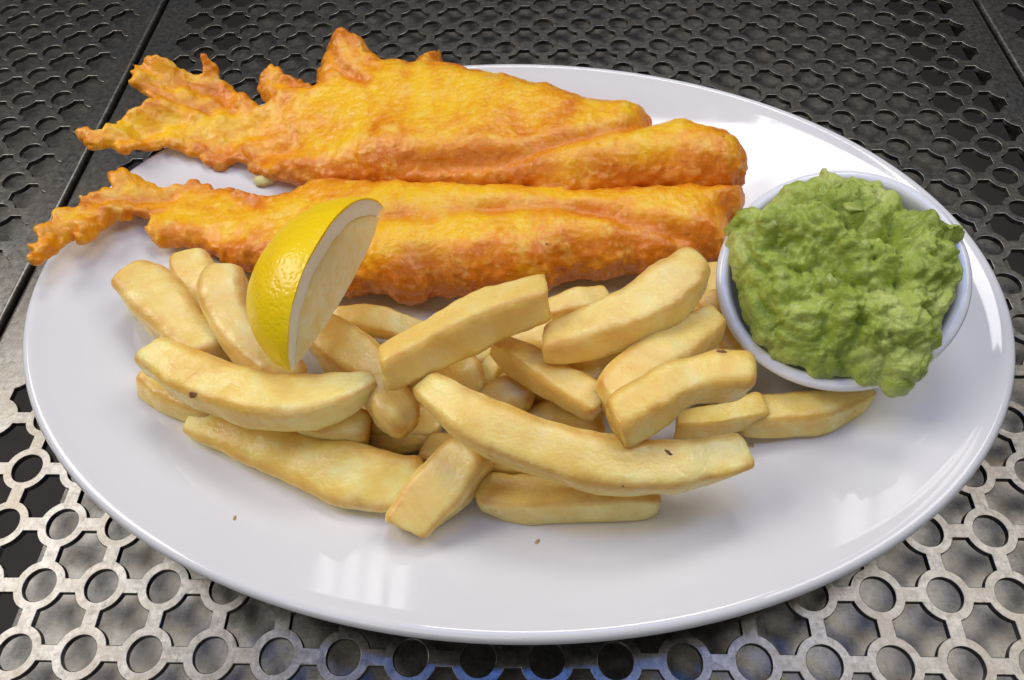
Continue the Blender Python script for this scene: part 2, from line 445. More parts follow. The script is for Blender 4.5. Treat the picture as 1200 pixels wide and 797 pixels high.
# ------------------------------------------------------------------ battered fish
def poly_dist(X, Y, P):
    """signed distance to polygon, positive inside"""
    d = np.full(X.shape, 1e9); ins = np.zeros(X.shape, bool)
    n = len(P)
    for i in range(n):
        x0, y0 = P[i]; x1, y1 = P[(i+1) % n]
        ex, ey = x1-x0, y1-y0; L = ex*ex+ey*ey+1e-18
        t = np.clip(((X-x0)*ex+(Y-y0)*ey)/L, 0, 1)
        d = np.minimum(d, (X-x0-t*ex)**2+(Y-y0-t*ey)**2)
        if y0 != y1:
            c = ((y0 > Y) != (y1 > Y)) & (X < (x1-x0)*(Y-y0)/(y1-y0)+x0); ins ^= c
    d = np.sqrt(d); return np.where(ins, d, -d)
def line_dist(X, Y, P):
    d = np.full(X.shape, 1e9)
    for i in range(len(P)-1):
        x0, y0 = P[i]; x1, y1 = P[i+1]; ex, ey = x1-x0, y1-y0; L = ex*ex+ey*ey
        t = np.clip(((X-x0)*ex+(Y-y0)*ey)/L, 0, 1); d = np.minimum(d, (X-x0-t*ex)**2+(Y-y0-t*ey)**2)
    return np.sqrt(d)
def resample(P, step):
    out = []
    for i in range(len(P)):
        a = np.array(P[i]); b = np.array(P[(i+1) % len(P)]); m = max(1, int(np.linalg.norm(b-a)/step))
        out += [tuple(a+(b-a)*k/m) for k in range(m)]
    return out
def puffed(outline, ztrace, zmid, Tu, Tl, R, h, creases=(), bumps=(), floor=None, jag=0.0, seed=0, zc=0.033, lace=None):
    """closed puffed solid over a traced outline: its own height, thickness and rounded edge"""
    W = [bp(x, y, ztrace(x, y))[:2] for x, y in resample(outline, 3)]
    W = np.array(W)
    if jag:
        q = np.c_[W, np.zeros(len(W))]; W = W + jag*np.c_[fbm(q, 0.0045, 2, seed+50), fbm(q, 0.0045, 2, seed+60)]
    lo, hi = W.min(0)-0.004, W.max(0)+0.004
    xs = np.arange(lo[0], hi[0], h); ys = np.arange(lo[1], hi[1], h)
    X, Y = np.meshgrid(xs, ys, indexing='ij')
    d = poly_dist(X, Y, W)
    if lace is not None:
        P3 = np.c_[X.ravel(), Y.ravel(), 0*X.ravel()]; lm = lace(X, Y)
        d = d + lm*(0.0017*fbm(P3, 0.0055, 3, seed+200).reshape(X.shape) - 0.005*np.clip(noise(P3, 0.0052, seed+230).reshape(X.shape)-0.42, 0, 1)*(d < 0.008))
    R = R(X, Y) if callable(R) else R
    pr = np.sqrt(np.clip(1-(1-np.clip(d/R, 0, 1))**2, 0, 1))
    zm = zmid(X, Y); tu = Tu(X, Y); tl = Tl(X, Y)
    up = tu*pr
    cre = np.zeros(X.shape)
    for pts, depth, sig in creases:
        L = [bp(x, y, zc)[:2] for x, y in pts]; ld = line_dist(X, Y, L)
        w = np.exp(-(ld/(sig*1.3))**2)*np.clip(0.75+0.6*noise(np.c_[X.ravel(), Y.ravel(), 0*X.ravel()], 0.012, 77).reshape(X.shape), 0.2, 1.2); up = up - depth*w*np.clip(pr*1.3, 0, 1); cre = np.maximum(cre, w*min(1, depth/0.003))
    for (x, y, amp, sx, sy) in bumps:
        c = bp(x, y, zc); up = up + amp*np.exp(-((X-c[0])/sx)**2-((Y-c[1])/sy)**2)*pr
    up = np.where(d > 0, np.maximum(up, 0.0007), d)
    dn = np.where(d > 0, np.maximum(tl*pr, 0.0006), d)
    top = zm+up; bot = zm-dn
    if floor is not None:
        fl = floor(X, Y); bot = np.where(d > 0, np.minimum(np.maximum(bot, fl), top-0.0015), bot)
    z0, z1 = float(bot[d > 0].min())-3*h, float(top[d > 0].max())+3*h
    zs = np.arange(z0, z1, h)
    Z = zs[None, None, :]
    F = np.maximum(Z-top[..., None], bot[..., None]-Z)
    F = np.maximum(F, (-d*0.8)[..., None])
    V, Fc = surface_nets(F.astype(np.float32), np.array([xs[0], ys[0], z0]), h)
    # sample edge / crease fields at the vertices
    i = np.clip(((V[:, 0]-xs[0])/h), 0, len(xs)-1).astype(int); j = np.clip(((V[:, 1]-ys[0])/h), 0, len(ys)-1).astype(int)
    return V, Fc, d[i, j], cre[i, j]

UPPER = [(83,148),(92,146),(104,143),(118,151),(116,143),(130,135),(132,124),(150,118),(165,111),(178,108),(165,104),(152,100),(159,94),(156,85),(157,75),(175,72),
 (200,70),(225,70),(235,58),(248,64),(262,76),(285,88),(293,93),(301,90),(295,79),(298,70),(312,62),(330,70),(345,70),(362,76),(367,66),(378,50),(392,31),(405,34),
 (425,38),(440,50),(452,58),(465,56),(480,57),(492,49),(503,45),(508,44),(510,32),(516,40),(518,58),(540,61),(570,71),(600,74),(640,82),(665,92),(690,98),(720,102),(745,103),
 (760,108),(768,120),(771,130),(780,128),(800,126),(815,130),(830,135),(845,145),(855,155),(862,170),(868,185),(873,200),(872,216),(850,226),(820,228),(790,226),(760,229),(735,232),
 (700,236),(665,241),(640,236),(620,232),(590,230),(560,228),(520,226),(470,222),(430,216),(400,214),(370,212),(335,205),(312,199),(298,194),(284,187),(271,184),(258,188),(246,190),(238,190),
 (228,181),(220,178),(208,174),(196,173),(180,173),(166,172),(155,178),(142,179),(133,175),(125,170),(110,171),(97,166),(90,158)]
LOWER = [(27,291),(29,285),(38,280),(35,268),(42,260),(55,258),(75,245),(91,238),(89,228),(108,223),(126,215),(121,206),(145,201),(170,205),(185,207),(200,199),(220,197),
 (240,197),(258,201),(272,207),(290,212),(315,213),(340,212),(370,200),(470,205),(600,212),(700,214),(800,210),(868,212),(877,229),(868,246),(858,262),(853,285),(850,308),(830,312),(800,320),(770,328),
 (740,326),(720,330),(700,334),(680,331),(655,338),(645,346),(600,350),(560,351),(520,352),(507,350),(495,356),(480,359),(464,357),(450,352),(430,350),(410,353),(395,350),(370,345),
 (340,330),(312,320),(290,316),(270,312),(252,305),(240,296),(226,289),(200,290),(181,287),(177,278),(172,270),(174,255),(152,256),(130,261),(122,272),(112,284),(104,285),(95,281),(85,275),
 (72,279),(60,290),(45,298),(35,300)]
def fish_r(X, Y): return 0.0165-0.0130*sstep(-0.075, -0.125, X)
def wavy(X, Y):
    P = np.c_[X.ravel(), Y.ravel(), 0*X.ravel()]
    return ((0.0032*noise(P, 0.013, 81)+0.0014*noise(P, 0.006, 82)).reshape(X.shape))*sstep(-0.08, -0.125, X)
def fold(X, Y): return 0.0075*sstep(105, 165, project(X, Y, 0.026)[1])-0.0045*(1-sstep(70, 110, project(X, Y, 0.026)[1]))
def fish_lace(X, Y):
    px, py = project(X, Y, 0.032)
    return np.clip(sstep(-0.10, -0.14, X)+(1-sstep(75, 100, py))*(1-sstep(440, 520, px)), 0, 1)
def lift(X):  return 0.019*sstep(-0.140, -0.205, X)
def up_trace(x, y):
    back = 0.036 if y < 135 else 0.036-0.016*min(1, (y-135)/50)
    t = float(np.clip((190-x)/110, 0, 1)); return back*(1-t)+0.037*t
def lo_trace(x, y):
    t = float(np.clip((165-x)/120, 0, 1))
    base = 0.026-0.014*float(np.clip((y-215)/110, 0, 1)); return base*(1-t)+0.034*t
fish = empty('battered_fish', (-0.03, 0.22, 0.005))
tag(fish, 'long golden battered fish fillet with two ragged tails overhanging the plate', 'battered fish')
def fish_part(name, V, Fc, d, cre, seed, label):
    me = mesh(name, V, Fc)
    N = normals(me)
    thin = sstep(0.0, 0.006, d)
    disp = 0.0010*fbm(V, 0.018, 2, seed)*thin + 0.00018*noise(V, 0.0055, seed+9) + 0.00020*noise(V, 0.0021, seed+19)
    bl = np.clip(noise(V, 0.0042, seed+31)-0.45, 0, 1); disp = disp + 0.0007*bl*thin
    disp = disp + 0.0009*(1-thin)*noise(V, 0.0028, seed+23)
    V2 = V + N*disp[:, None]
    me.vertices.foreach_set('co', V2.astype(np.float32).ravel()); me.update()
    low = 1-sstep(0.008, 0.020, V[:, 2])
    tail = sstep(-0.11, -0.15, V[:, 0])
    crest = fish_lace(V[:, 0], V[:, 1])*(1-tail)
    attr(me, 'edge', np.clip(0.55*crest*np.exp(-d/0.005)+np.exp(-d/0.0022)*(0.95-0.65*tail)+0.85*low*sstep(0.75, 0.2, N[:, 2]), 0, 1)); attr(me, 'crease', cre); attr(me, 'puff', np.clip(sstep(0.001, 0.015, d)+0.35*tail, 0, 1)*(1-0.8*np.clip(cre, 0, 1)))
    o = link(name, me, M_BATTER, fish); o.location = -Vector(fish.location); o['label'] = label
    return o
HV = 0.00075
Vu = puffed(UPPER, up_trace, lambda X, Y: 0.0225-fold(X, Y)*sstep(-0.05, -0.10, X)+lift(X)+wavy(X, Y), lambda X, Y: 0.0145-0.0112*sstep(-0.065, -0.130, X), lambda X, Y: 0.016-0.0145*sstep(-0.085, -0.130, X), fish_r, HV,
    creases=[([(470,190),(560,190),(620,184),(680,168),(730,158),(760,143),(775,126)], 0.0034, 0.0028), ([(478,62),(476,120),(470,205)], 0.0010, 0.0022),
             ([(600,205),(700,204),(800,208),(868,205)], 0.0012, 0.004), ([(385,60),(405,85),(428,100)], 0.0022, 0.0022), ([(405,52),(425,75),(445,85)], 0.0016, 0.002),
             ([(300,82),(330,84),(360,92)], 0.0015, 0.0018), ([(175,88),(210,92),(245,90),(262,108)], 0.0022, 0.0028), ([(178,108),(205,110),(235,112)], 0.002, 0.0016)],
    bumps=[(405,50,0.006,0.012,0.008), (800,150,0.002,0.02,0.012), (235,70,0.003,0.010,0.004)], floor=lambda X, Y: zplate(X, Y)+0.0006, jag=0.0011, seed=1, lace=fish_lace)
LOBES = []
LOBES.append(fish_part('fish_lobe', *Vu, 1, 'back half of the fillet with a jagged crest of batter'))
Vl = puffed(LOWER, lo_trace, lambda X, Y: 0.0170-0.003*sstep(-0.06, -0.11, X)+lift(X)+0.6*wavy(X, Y), lambda X, Y: 0.0150-0.0105*sstep(-0.075, -0.145, X), lambda X, Y: 0.012-0.0098*sstep(-0.10, -0.14, X), fish_r, HV,
    creases=[([(450,256),(510,252),(570,246),(640,244),(690,248),(730,258),(780,268),(840,276),(872,280)], 0.0030, 0.0030),
             ([(470,300),(540,306),(620,300)], 0.0008, 0.003), ([(200,262),(240,272),(280,290)], 0.0012, 0.003), ([(110,235),(160,222),(190,215)], 0.0014, 0.002)],
    bumps=[(230,240,0.002,0.02,0.008)], floor=lambda X, Y: zplate(X, Y)+0.0006, jag=0.0011, seed=2, zc=0.030, lace=fish_lace)
LOBES.append(fish_part('fish_lobe', *Vl, 5, 'front half of the fillet ending in a narrow curled tail'))

# ------------------------------------------------------------------ chips
def spline(P, n):
    P = np.array(P, float); m = len(P)
    s = np.r_[0, np.cumsum(np.linalg.norm(np.diff(P[:, :3], axis=0), axis=1))]; s /= s[-1]
    t = np.linspace(0, 1, n); out = np.zeros((n, P.shape[1]))
    ext = np.vstack([2*P[0]-P[1], P, 2*P[-1]-P[-2]])
    for k, u in enumerate(t):
        i = min(np.searchsorted(s, u, side='right')-1, m-2); w = (u-s[i])/(s[i+1]-s[i])
        p0, p1, p2, p3 = ext[i], ext[i+1], ext[i+2], ext[i+3]
        out[k] = 0.5*((2*p1)+(p2-p0)*w+(2*p0-5*p1+4*p2-p3)*w*w+(3*p1-p0-3*p2+p3)*w**3)
    return out
def make_chip(pts, roll=0.0, seed=0, thick=0.88, cut=(0.0, 0.0), pw=5.2):
    """pts: (px, py, height, apparent width in px)"""
    C = []
    for k, (x, y, z, w) in enumerate(pts):
        P = bp(x, y, z); a = pts[min(k+1, len(pts)-1)]; b = pts[max(k-1, 0)]
        dx, dy = a[0]-b[0], a[1]-b[1]; cos2 = dx*dx/(dx*dx+dy*dy+1e-9)
        C.append((*P, 1.06*w/pxs(P)/(1+0.22*cos2)))
    n, m = 46, 32
    S = spline(C, n); cen = S[:, :3]; wid = np.maximum(S[:, 3], 0.003)
    tan = np.gradient(cen, axis=0); tan /= np.linalg.norm(tan, axis=1)[:, None]
    arc = np.r_[0, np.cumsum(np.linalg.norm(np.diff(cen, axis=0), axis=1))]; L = arc[-1]
    rs = np.random.RandomState(seed+100)
    # end rounding: compress ring spacing near the ends
    re = 0.0035
    V = []; E = []
    th = np.linspace(0, 2*math.pi, m, endpoint=False)
    cr = rs.uniform(0.36, 0.56); sx = []; sy = []; corner = []
    for q in range(4):                        # rounded rectangle: 5 points on each corner, 4 along each side
        a0 = q*math.pi/2; cx_, cy_ = [(1, 1), (-1, 1), (-1, -1), (1, -1)][q]
        for k in range(5):
            a_ = a0+math.pi/2*k/4; sx.append(cx_*(1-cr)+cr*math.cos(a_)); sy.append(cy_*(1-cr)+cr*math.sin(a_)); corner.append(1-abs(k-2)*0.3)
        nx_, ny_ = [(-1, 1), (-1, -1), (1, -1), (1, 1)][q]
        p0 = (sx[-1], sy[-1]); a_ = a0+math.pi/2; p1 = (nx_*(1-cr)+cr*math.cos(a_), ny_*(1-cr)+cr*math.sin(a_))
        for k in range(1, 4):
            f_ = k/4; sx.append(p0[0]+(p1[0]-p0[0])*f_); sy.append(p0[1]+(p1[1]-p0[1])*f_); corner.append(0.12 if k != 2 else 0.0)
    sx = np.array(sx); sy = np.array(sy); corner = np.array(corner)
    ends = [0.0, 0.0004, 0.0010, 0.0022]
    st = np.r_[np.array(ends), np.linspace(0.0045, L-0.0045, n-8), L-np.array(ends[::-1])]
    skew = rs.uniform(-0.28, 0.28, 2); k0 = rs.uniform(-0.15, 0.15, 2); k1 = rs.uniform(-0.15, 0.15, 2); fz = rs.uniform(2, 5, 2); pz_ = rs.uniform(0, 6, 4)
    for k, a in enumerate(st):
        c = np.array([np.interp(a, arc, cen[:, q]) for q in range(3)]); t = np.array([np.interp(a, arc, tan[:, q]) for q in range(3)]); t /= np.linalg.norm(t)
        w = np.interp(a, arc, wid)
        e = min(a, L-a); sc = 1-0.15*max(0, 1-e/0.0022)**2.0
        tw = roll + 0.22*math.sin(1.8*a/L+seed)
        side = np.cross(t, [0, 0, 1.0]); side /= np.linalg.norm(side)+1e-9; nor = np.cross(side, t)
        s2 = side*math.cos(tw)+nor*math.sin(tw); n2 = nor*math.cos(tw)-side*math.sin(tw)
        kx = k0[0]+(k1[0]-k0[0])*a/L; ky = k0[1]+(k1[1]-k0[1])*a/L
        w *= 1+0.035*math.sin(fz[0]*a/L*2+pz_[0]); tk = thick*(1+0.05*math.sin(fz[1]*a/L*2+pz_[1]))
        near0 = math.exp(-a/0.004); near1 = math.exp(-(L-a)/0.004)
        for q in range(m):
            sh = t*(w*0.5*sx[q]*(skew[0]*near0+skew[1]*near1))
            V.append(c + s2*(w*0.5*sc*sx[q]*(1+kx*sy[q])) + n2*(w*0.5*tk*sc*sy[q]*(1+ky*sx[q])) + sh)
            E.append(min(1, 0.78*corner[q] + 0.50*math.exp(-e/0.002)))
    nr = len(st); F = []
    for i in range(nr-1):
        for q in range(m):
            q2 = (q+1) % m; F.append((i*m+q, (i+1)*m+q, (i+1)*m+q2, i*m+q2))
    V = np.array(V)
    for base, flip in ((0, True), ((nr-1)*m, False)):
        cI = len(V); V = np.vstack([V, V[base:base+m].mean(0)]); E.append(0.3)
        for q in range(m):
            t3 = (base+q, base+(q+1) % m, cI); F.append(t3 if flip else t3[::-1])
    me = mesh('chip', V, F); N = normals(me)
    so = np.array([seed*0.37, seed*0.21, seed*0.11])
    D = 0.0012*noise(V+so, 0.018, seed)+0.0006*noise(V+so, 0.0085, seed+1)+0.00028*noise(V+so, 0.0032, seed+2)
    # flat knife facets: gentle bulge along the length
    V2 = V+N*D[:, None]
    ctr = cen[n//2]
    return V2, F, E, ctr
chips = []
def chip(label, pts, **kw):
    V, F, E, ctr = make_chip(pts, **kw)
    me = mesh('chip', V, F); attr(me, 'edge', E)
    o = link('chip', me, M_CHIP)
    lowz = V[:, 2].min(); recenter(o, (ctr[0], ctr[1], lowz))
    tag(o, label, 'chip', 'chips heaped on the plate'); chips.append(o); return o
# lowest layer first
chip('small golden chip end peeping out under the chip with the brown eye, far left', [(176,440,.016,42),(205,462,.0155,46),(262,484,.0155,40)], seed=1)
c_front = chip('pale grey-yellow chip lying on the plate along the front left of the heap', [(223,494,.014,40),(265,506,.014,50),(330,530,.0135,64),(410,557,.0135,76),(470,566,.0135,70),(500,560,.0135,62)], seed=2, roll=-0.3)
chip('shaded chip standing behind the leftmost chips below the fish tail', [(222,304,.015,34),(232,325,.015,44),(248,358,.014,48),(272,400,.014,46)], seed=3)
chip('short chip tucked under the edge of the fish right of the lemon', [(392,374,.018,30),(430,374,.018,36),(470,384,.018,36),(510,396,.017,30)], seed=4)
chip('pale chip half hidden under the lemon tip', [(372,384,.022,50),(398,405,.022,62),(430,432,.021,58),(460,455,.02,45)], seed=5)
chip('flat pale chip along the front edge of the heap, below the longest chip', [(560,578,.013,40),(610,584,.0135,54),(680,584,.0135,54),(735,583,.0135,52),(770,584,.013,40)], seed=6, roll=0.15)
chip('pointed greyish chip reaching right under the bowl of peas', [(868,486,.015,44),(905,488,.0145,52),(955,484,.0145,50),(998,468,.0145,34),(1026,458,.0145,14)], seed=7)
chip('dim chip wedged under the topmost right chip', [(790,496,.020,36),(840,490,.0195,40),(892,478,.018,36)], seed=8)
chip('chip disappearing under the front of the fish between the two big chips', [(640,368,.020,40),(675,357,.020,40),(712,350,.018,36)], seed=9)
chip('narrow shaded chip deep in the middle gap of the heap', [(584,416,.020,22),(574,440,.018,26),(566,462,.016,24)], seed=10)
chip('blunt chip end in the middle gap pointing right', [(556,478,.018,40),(585,468,.020,44),(612,462,.020,42),(624,464,.020,34)], seed=11)
chip('low chip lying flat at the bottom of the right-hand gap', [(620,492,.014,34),(660,490,.014,36),(705,500,.014,34)], seed=12)
chip('small sliver of chip at the bottom of the left-hand gap', [(432,512,.013,24),(462,516,.013,28),(500,512,.013,24)], seed=13)
chip('shaded chip behind the long front chip, under the topmost left chip', [(520,418,.024,44),(540,438,.022,46),(548,470,.018,44)], seed=14)
chip('short chip under the chip with the brown eye, ending at the gap', [(350,494,.022,40),(395,499,.022,46),(432,500,.021,44)], seed=15)
chip('chip slanting behind the bowl side of the right-hand heap', [(826,350,.022,32),(850,384,.020,40),(872,420,.018,40)], seed=16)
chip('brownish chip standing upright in the gap between fish and bowl', [(836,316,.020,28),(842,344,.020,30),(848,378,.018,28)], seed=17)
chip('shadowed chip filling the dark gap under the topmost middle chip', [(470,440,.015,50),(530,428,.015,54),(610,416,.015,50)], seed=31)
chip('deep chip glimpsed below the slanting middle chip', [(545,445,.013,50),(620,455,.013,54),(700,462,.013,50)], seed=32)
chip('deep chip under the longest chip, behind the stubby front chip', [(500,530,.013,50),(560,535,.013,54),(640,530,.013,50)], seed=33)
chip('deep chip glimpsed between the fish and the big leaning chip', [(560,392,.013,50),(640,398,.013,54),(740,392,.013,50)], seed=34)
chip('deep chip under the rounded chip end beside the front left chip', [(400,470,.013,50),(450,492,.013,54),(520,500,.013,46)], seed=35)
chip('deep chip under the two stacked right-hand chips', [(700,430,.013,50),(780,440,.013,54),(860,450,.013,46)], seed=36)
# middle layer
chip('thick chip leaning out at the far left with a slanted cut end', [(153,324,.026,46),(178,346,.025,58),(212,384,.024,60),(250,420,.023,52)], seed=18, roll=0.2)
chip('upright curved chip just left of the lemon wedge', [(270,320,.032,38),(264,352,.032,48),(276,388,.031,50),(308,424,.029,50),(346,446,.027,40)], seed=19)
chip('rounded chip end pointing to the viewer between the two long front chips', [(446,446,.030,44),(458,470,.030,48),(472,490,.028,44),(480,500,.027,34)], seed=20)
chip('slanting chip in the middle running down right under the big right chip', [(582,402,.033,34),(620,424,.032,46),(664,452,.031,48),(706,476,.030,44)], seed=21)
chip('shaded chip seen between the big right chip and the two behind the bowl', [(672,442,.026,36),(710,436,.026,40),(760,424,.025,36)], seed=22)
chip('long chip lying just behind the topmost right chip, near the bowl', [(712,470,.036,50),(745,436,.036,56),(790,404,.035,56),(838,374,.033,48)], seed=23)
c_cen = chip('stubby chip at the very front of the heap pointing at the viewer', [(474,622,.0165,58),(496,594,.018,66),(526,562,.0205,68),(556,524,.024,62)], seed=24, roll=-0.15)
# top layer
c_eye = chip('curved chip with a brown eye at its left end, front left of the heap', [(180,414,.034,50),(222,442,.035,64),(285,464,.036,68),(350,474,.036,68),(400,463,.036,54),(440,446,.036,26)], seed=25, roll=-0.1)
c_tl = chip('topmost chip lying diagonally across the middle of the heap, below the fish', [(447,430,.048,56),(492,407,.048,62),(545,382,.049,62),(600,358,.050,60),(642,345,.050,56)], seed=26, roll=0.12)
c_tr = chip('big chip leaning up against the front of the fish, right of the middle', [(638,404,.040,46),(684,393,.041,64),(742,370,.043,70),(792,336,.045,66),(814,308,.046,40)], seed=27)
c_knot = chip('stubby topmost chip on the right with a brown spot at its upper corner', [(720,497,.048,58),(762,468,.050,66),(812,443,.051,64),(876,438,.050,52)], seed=28, roll=0.1)
c_long = chip('longest chip lying diagonally along the front of the heap', [(496,448,.042,44),(540,482,.042,62),(612,516,.040,68),(690,540,.037,70),(770,546,.034,70),(830,540,.032,66),(872,530,.031,58)], seed=29, roll=-0.12)

def surface_at(o, x, y):
    """where the view line through x,y first meets object o"""
    dg = bpy.context.evaluated_depsgraph_get(); bpy.context.view_layer.update()
    mi = o.matrix_world.inverted(); org = mi @ Vector(CAM); d = (mi.to_3x3() @ Vector(ray(x, y))).normalized()
    ok, loc, nor, _ = o.ray_cast(org, d)
    return (loc, nor) if ok else (None, None)
def spot(parent, x, y, rx, ry, rot, seed):
    bpy.context.view_layer.update()
    loc, nor = surface_at(parent, x, y)
    if loc is None: return
    s = pxs(parent.matrix_world @ loc); V = []; F = []; n = 18
    z = Vector(nor); a = z.orthogonal().normalized()
    right = Vector(RT); a = (right-z*right.dot(z)).normalized(); b = z.cross(a)
    rs = random.Random(seed); wob = [rs.uniform(0.75, 1.2) for _ in range(n)]
    for ring, (rr, hh) in enumerate(((1.0, -0.0003), (0.8, 0.00012), (0.45, 0.00016))):
        for k in range(n):
            t = 2*math.pi*k/n; u = rx*rr*wob[k]*math.cos(t)/s; v = ry*rr*wob[k]*math.sin(t)/s
            uu = u*math.cos(rot)-v*math.sin(rot); vv = u*math.sin(rot)+v*math.cos(rot)
            V.append(loc+a*uu+b*vv+z*hh)
    V.append(loc+z*0.00012)
    for r in range(2):
        for k in range(n): F.append((r*n+k, r*n+(k+1) % n, (r+1)*n+(k+1) % n, (r+1)*n+k))
    for k in range(n): F.append((2*n+k, 2*n+(k+1) % n, 3*n))
    o = link('eye', mesh('eye', V, F), M_EYE, parent); o['label'] = 'small scorched brown spot in the chip'
spot(c_eye, 226, 463, 7, 4.5, 0.1, 1)
spot(c_long, 783, 530, 6, 2.4, -0.6, 2)
spot(c_knot, 846, 412, 7, 3.5, -0.2, 3)
spot(c_long, 730, 570, 1.6, 1.6, 0, 4)

# ------------------------------------------------------------------ bowl of peas
BN = np.array([-0.2568, -0.3058, 1.0]); BN /= np.linalg.norm(BN)
BZ = 0.0415; BO = np.array([0.1000, 0.1643, BZ]); BR = 0.0399
def build_bowl():
    prof = [(0.0, -0.0265), (0.012, -0.0264), (0.018, -0.0255), (0.0245, -0.0225), (0.0295, -0.0165), (0.0328, -0.009), (0.0347, -0.002), (0.0353, 0.0), (0.0362, 0.0010), (0.0376, 0.0014), (0.0392, 0.0009),
            (0.0399, -0.0003), (0.0397, -0.0020), (0.0385, -0.0050), (0.0355, -0.0115), (0.031, -0.0195), (0.0255, -0.0262), (0.021, -0.0292), (0.0205, -0.0310), (0.0190, -0.0312), (0.0182, -0.0295), (0.0, -0.0290)]
    n = 96; V = []; F = []
    for r, z in prof:
        for k in range(n):
            a = 2*math.pi*k/n; V.append((r*math.cos(a), r*math.sin(a), z))
    for i in range(len(prof)-1):
        for k in range(n):
            k2 = (k+1) % n; F.append((i*n+k, (i+1)*n+k, (i+1)*n+k2, i*n+k2))
    return mesh('sauce_bowl', V, F)
bm_ = build_bowl()
zax = Vector(BN); xax = Vector((1, 0, 0)); xax = (xax-zax*xax.dot(zax)).normalized(); yax = zax.cross(xax)
BM = Matrix(((xax.x, yax.x, zax.x, BO[0]), (xax.y, yax.y, zax.y, BO[1]), (xax.z, yax.z, zax.z, BO[2]), (0, 0, 0, 1)))
bm_.transform(BM)
o = link('sauce_bowl', bm_, M_BOWL); recenter(o, tuple(BO-BN*0.031))
tag(o, 'small round white bowl tilted on the right side of the plate', 'bowl')

PEAS = [(849,262),(860,254),(874,247),(905,236),(918,222),(932,212),(948,212),(960,208),(964,200),(968,196),(972,206),(984,208),(1000,204),(1014,208),(1030,216),(1046,230),(1054,244),(1056,252),(1070,252),
 (1084,258),(1098,264),(1118,262),(1136,264),(1126,272),(1119,280),(1127,290),(1131,302),(1128,318),(1125,340),(1117,360),(1110,380),(1106,402),(1096,420),(1086,436),(1070,448),(1050,448),(1030,444),(1010,439),(985,433),
 (955,432),(944,424),(930,417),(908,408),(897,398),(886,382),(874,358),(866,330),(862,306),(856,284)]
def pz(X, Y):                              # bowl rim plane carried through the mound, a little above it
    return BO[2] - (BN[0]*(X-BO[0])+BN[1]*(Y-BO[1]))/BN[2] + 0.0035
def p_trace(x, y):
    d = ray(x, y); t = ((BO+BN*0.006-CAM) @ BN)/(d @ BN); return float((CAM+d*t)[2])
V, Fc, d, cre = puffed(PEAS, p_trace, pz, lambda X, Y: 0.0155+0*X, lambda X, Y: 0.010+0*X, 0.032, 0.0006, jag=0.0012, seed=4)
me = mesh('mushy_peas', V, Fc); N = normals(me)
edge_in = sstep(0.0, 0.008, d)
rsb = np.random.RandomState(5)
# mashed lumps: rounded blobs pushed up out of the mound, with hollows between them
def blobs(V, cell, seed):
    Q = V/cell; i = np.floor(Q).astype(int); best = np.full(len(V), 9.0)
    for dx in (-1, 0, 1):
        for dy in (-1, 0, 1):
            for dz in (-1, 0, 1):
                c = i+[dx, dy, dz]; ii = (c[:, 0]+seed) % 64, (c[:, 1]+2*seed) % 64, c[:, 2] % 64
                p = c+0.5+0.45*np.stack([_T[ii], _T[(ii[0]+17) % 64, ii[1], ii[2]], _T[ii[0], (ii[1]+23) % 64, ii[2]]], 1)
                best = np.minimum(best, ((Q-p)**2).sum(1))
    return np.clip(1-1.45*best, 0, 1)**0.75
wv = V + 0.0025*np.stack([noise(V, 0.009, 71), noise(V, 0.009, 72), noise(V, 0.009, 73)], 1)
D = 0.0032*fbm(V, 0.020, 2, 40) + 0.0064*(blobs(wv, 0.0100, 3)-0.64) + 0.0040*(blobs(wv, 0.0052, 9)-0.64) + 0.0015*(blobs(wv, 0.0026, 5)-0.6) + 0.0006*noise(V, 0.0022, 44) - 0.0022*np.clip(noise(V, 0.008, 90)-0.35, 0, 1)*2
V2 = V + N*(D*(0.35+0.65*edge_in))[:, None]
me.vertices.foreach_set('co', V2.astype(np.float32).ravel()); me.update()
o = link('mushy_peas', me, M_PEAS); recenter(o, tuple(BO-BN*0.006))
tag(o, 'lumpy green mashed pea mound heaped in the small white bowl', 'mushy peas')
peas = o; bpy.context.view_layer.update()
M_PEA = mat_simple('pea_skin', (0.24, 0.32, 0.042), (0.40, 0.45, 0.10), 200, 0.3, 0.15, (0.002, 0.003, 0.001), 0.3, 0.0008)
def pea_mesh(seed, hollow):
    V = []; F = []; n, m = 12, 8
    for i in range(m+1):
        ph = math.pi*i/m
        for k in range(n):
            t = 2*math.pi*k/n; V.append((math.sin(ph)*math.cos(t), math.sin(ph)*math.sin(t)*0.85, math.cos(ph)*0.62))
    V = np.array(V); V[:, 2] -= hollow*np.exp(-(V[:, 0]**2+V[:, 1]**2)*4)*(V[:, 2] > 0)
    V = V*(1+0.42*noise(V+seed*3.1, 0.75, seed))[:, None]
    for i in range(m):
        for k in range(n): F.append((i*n+k, (i+1)*n+k, (i+1)*n+(k+1) % n, i*n+(k+1) % n))
    me = mesh('pea_piece', V*0.001, F); me.materials.append(M_PEA); me.shade_smooth(); return me
PM = [pea_mesh(k, 0.5*(k % 3 == 0)) for k in range(6)]
rp = random.Random(11)
top = [i for i in range(len(V2)) if d[i] > 0.004 and V2[i][2] > pz(V2[i][0], V2[i][1])-0.001]
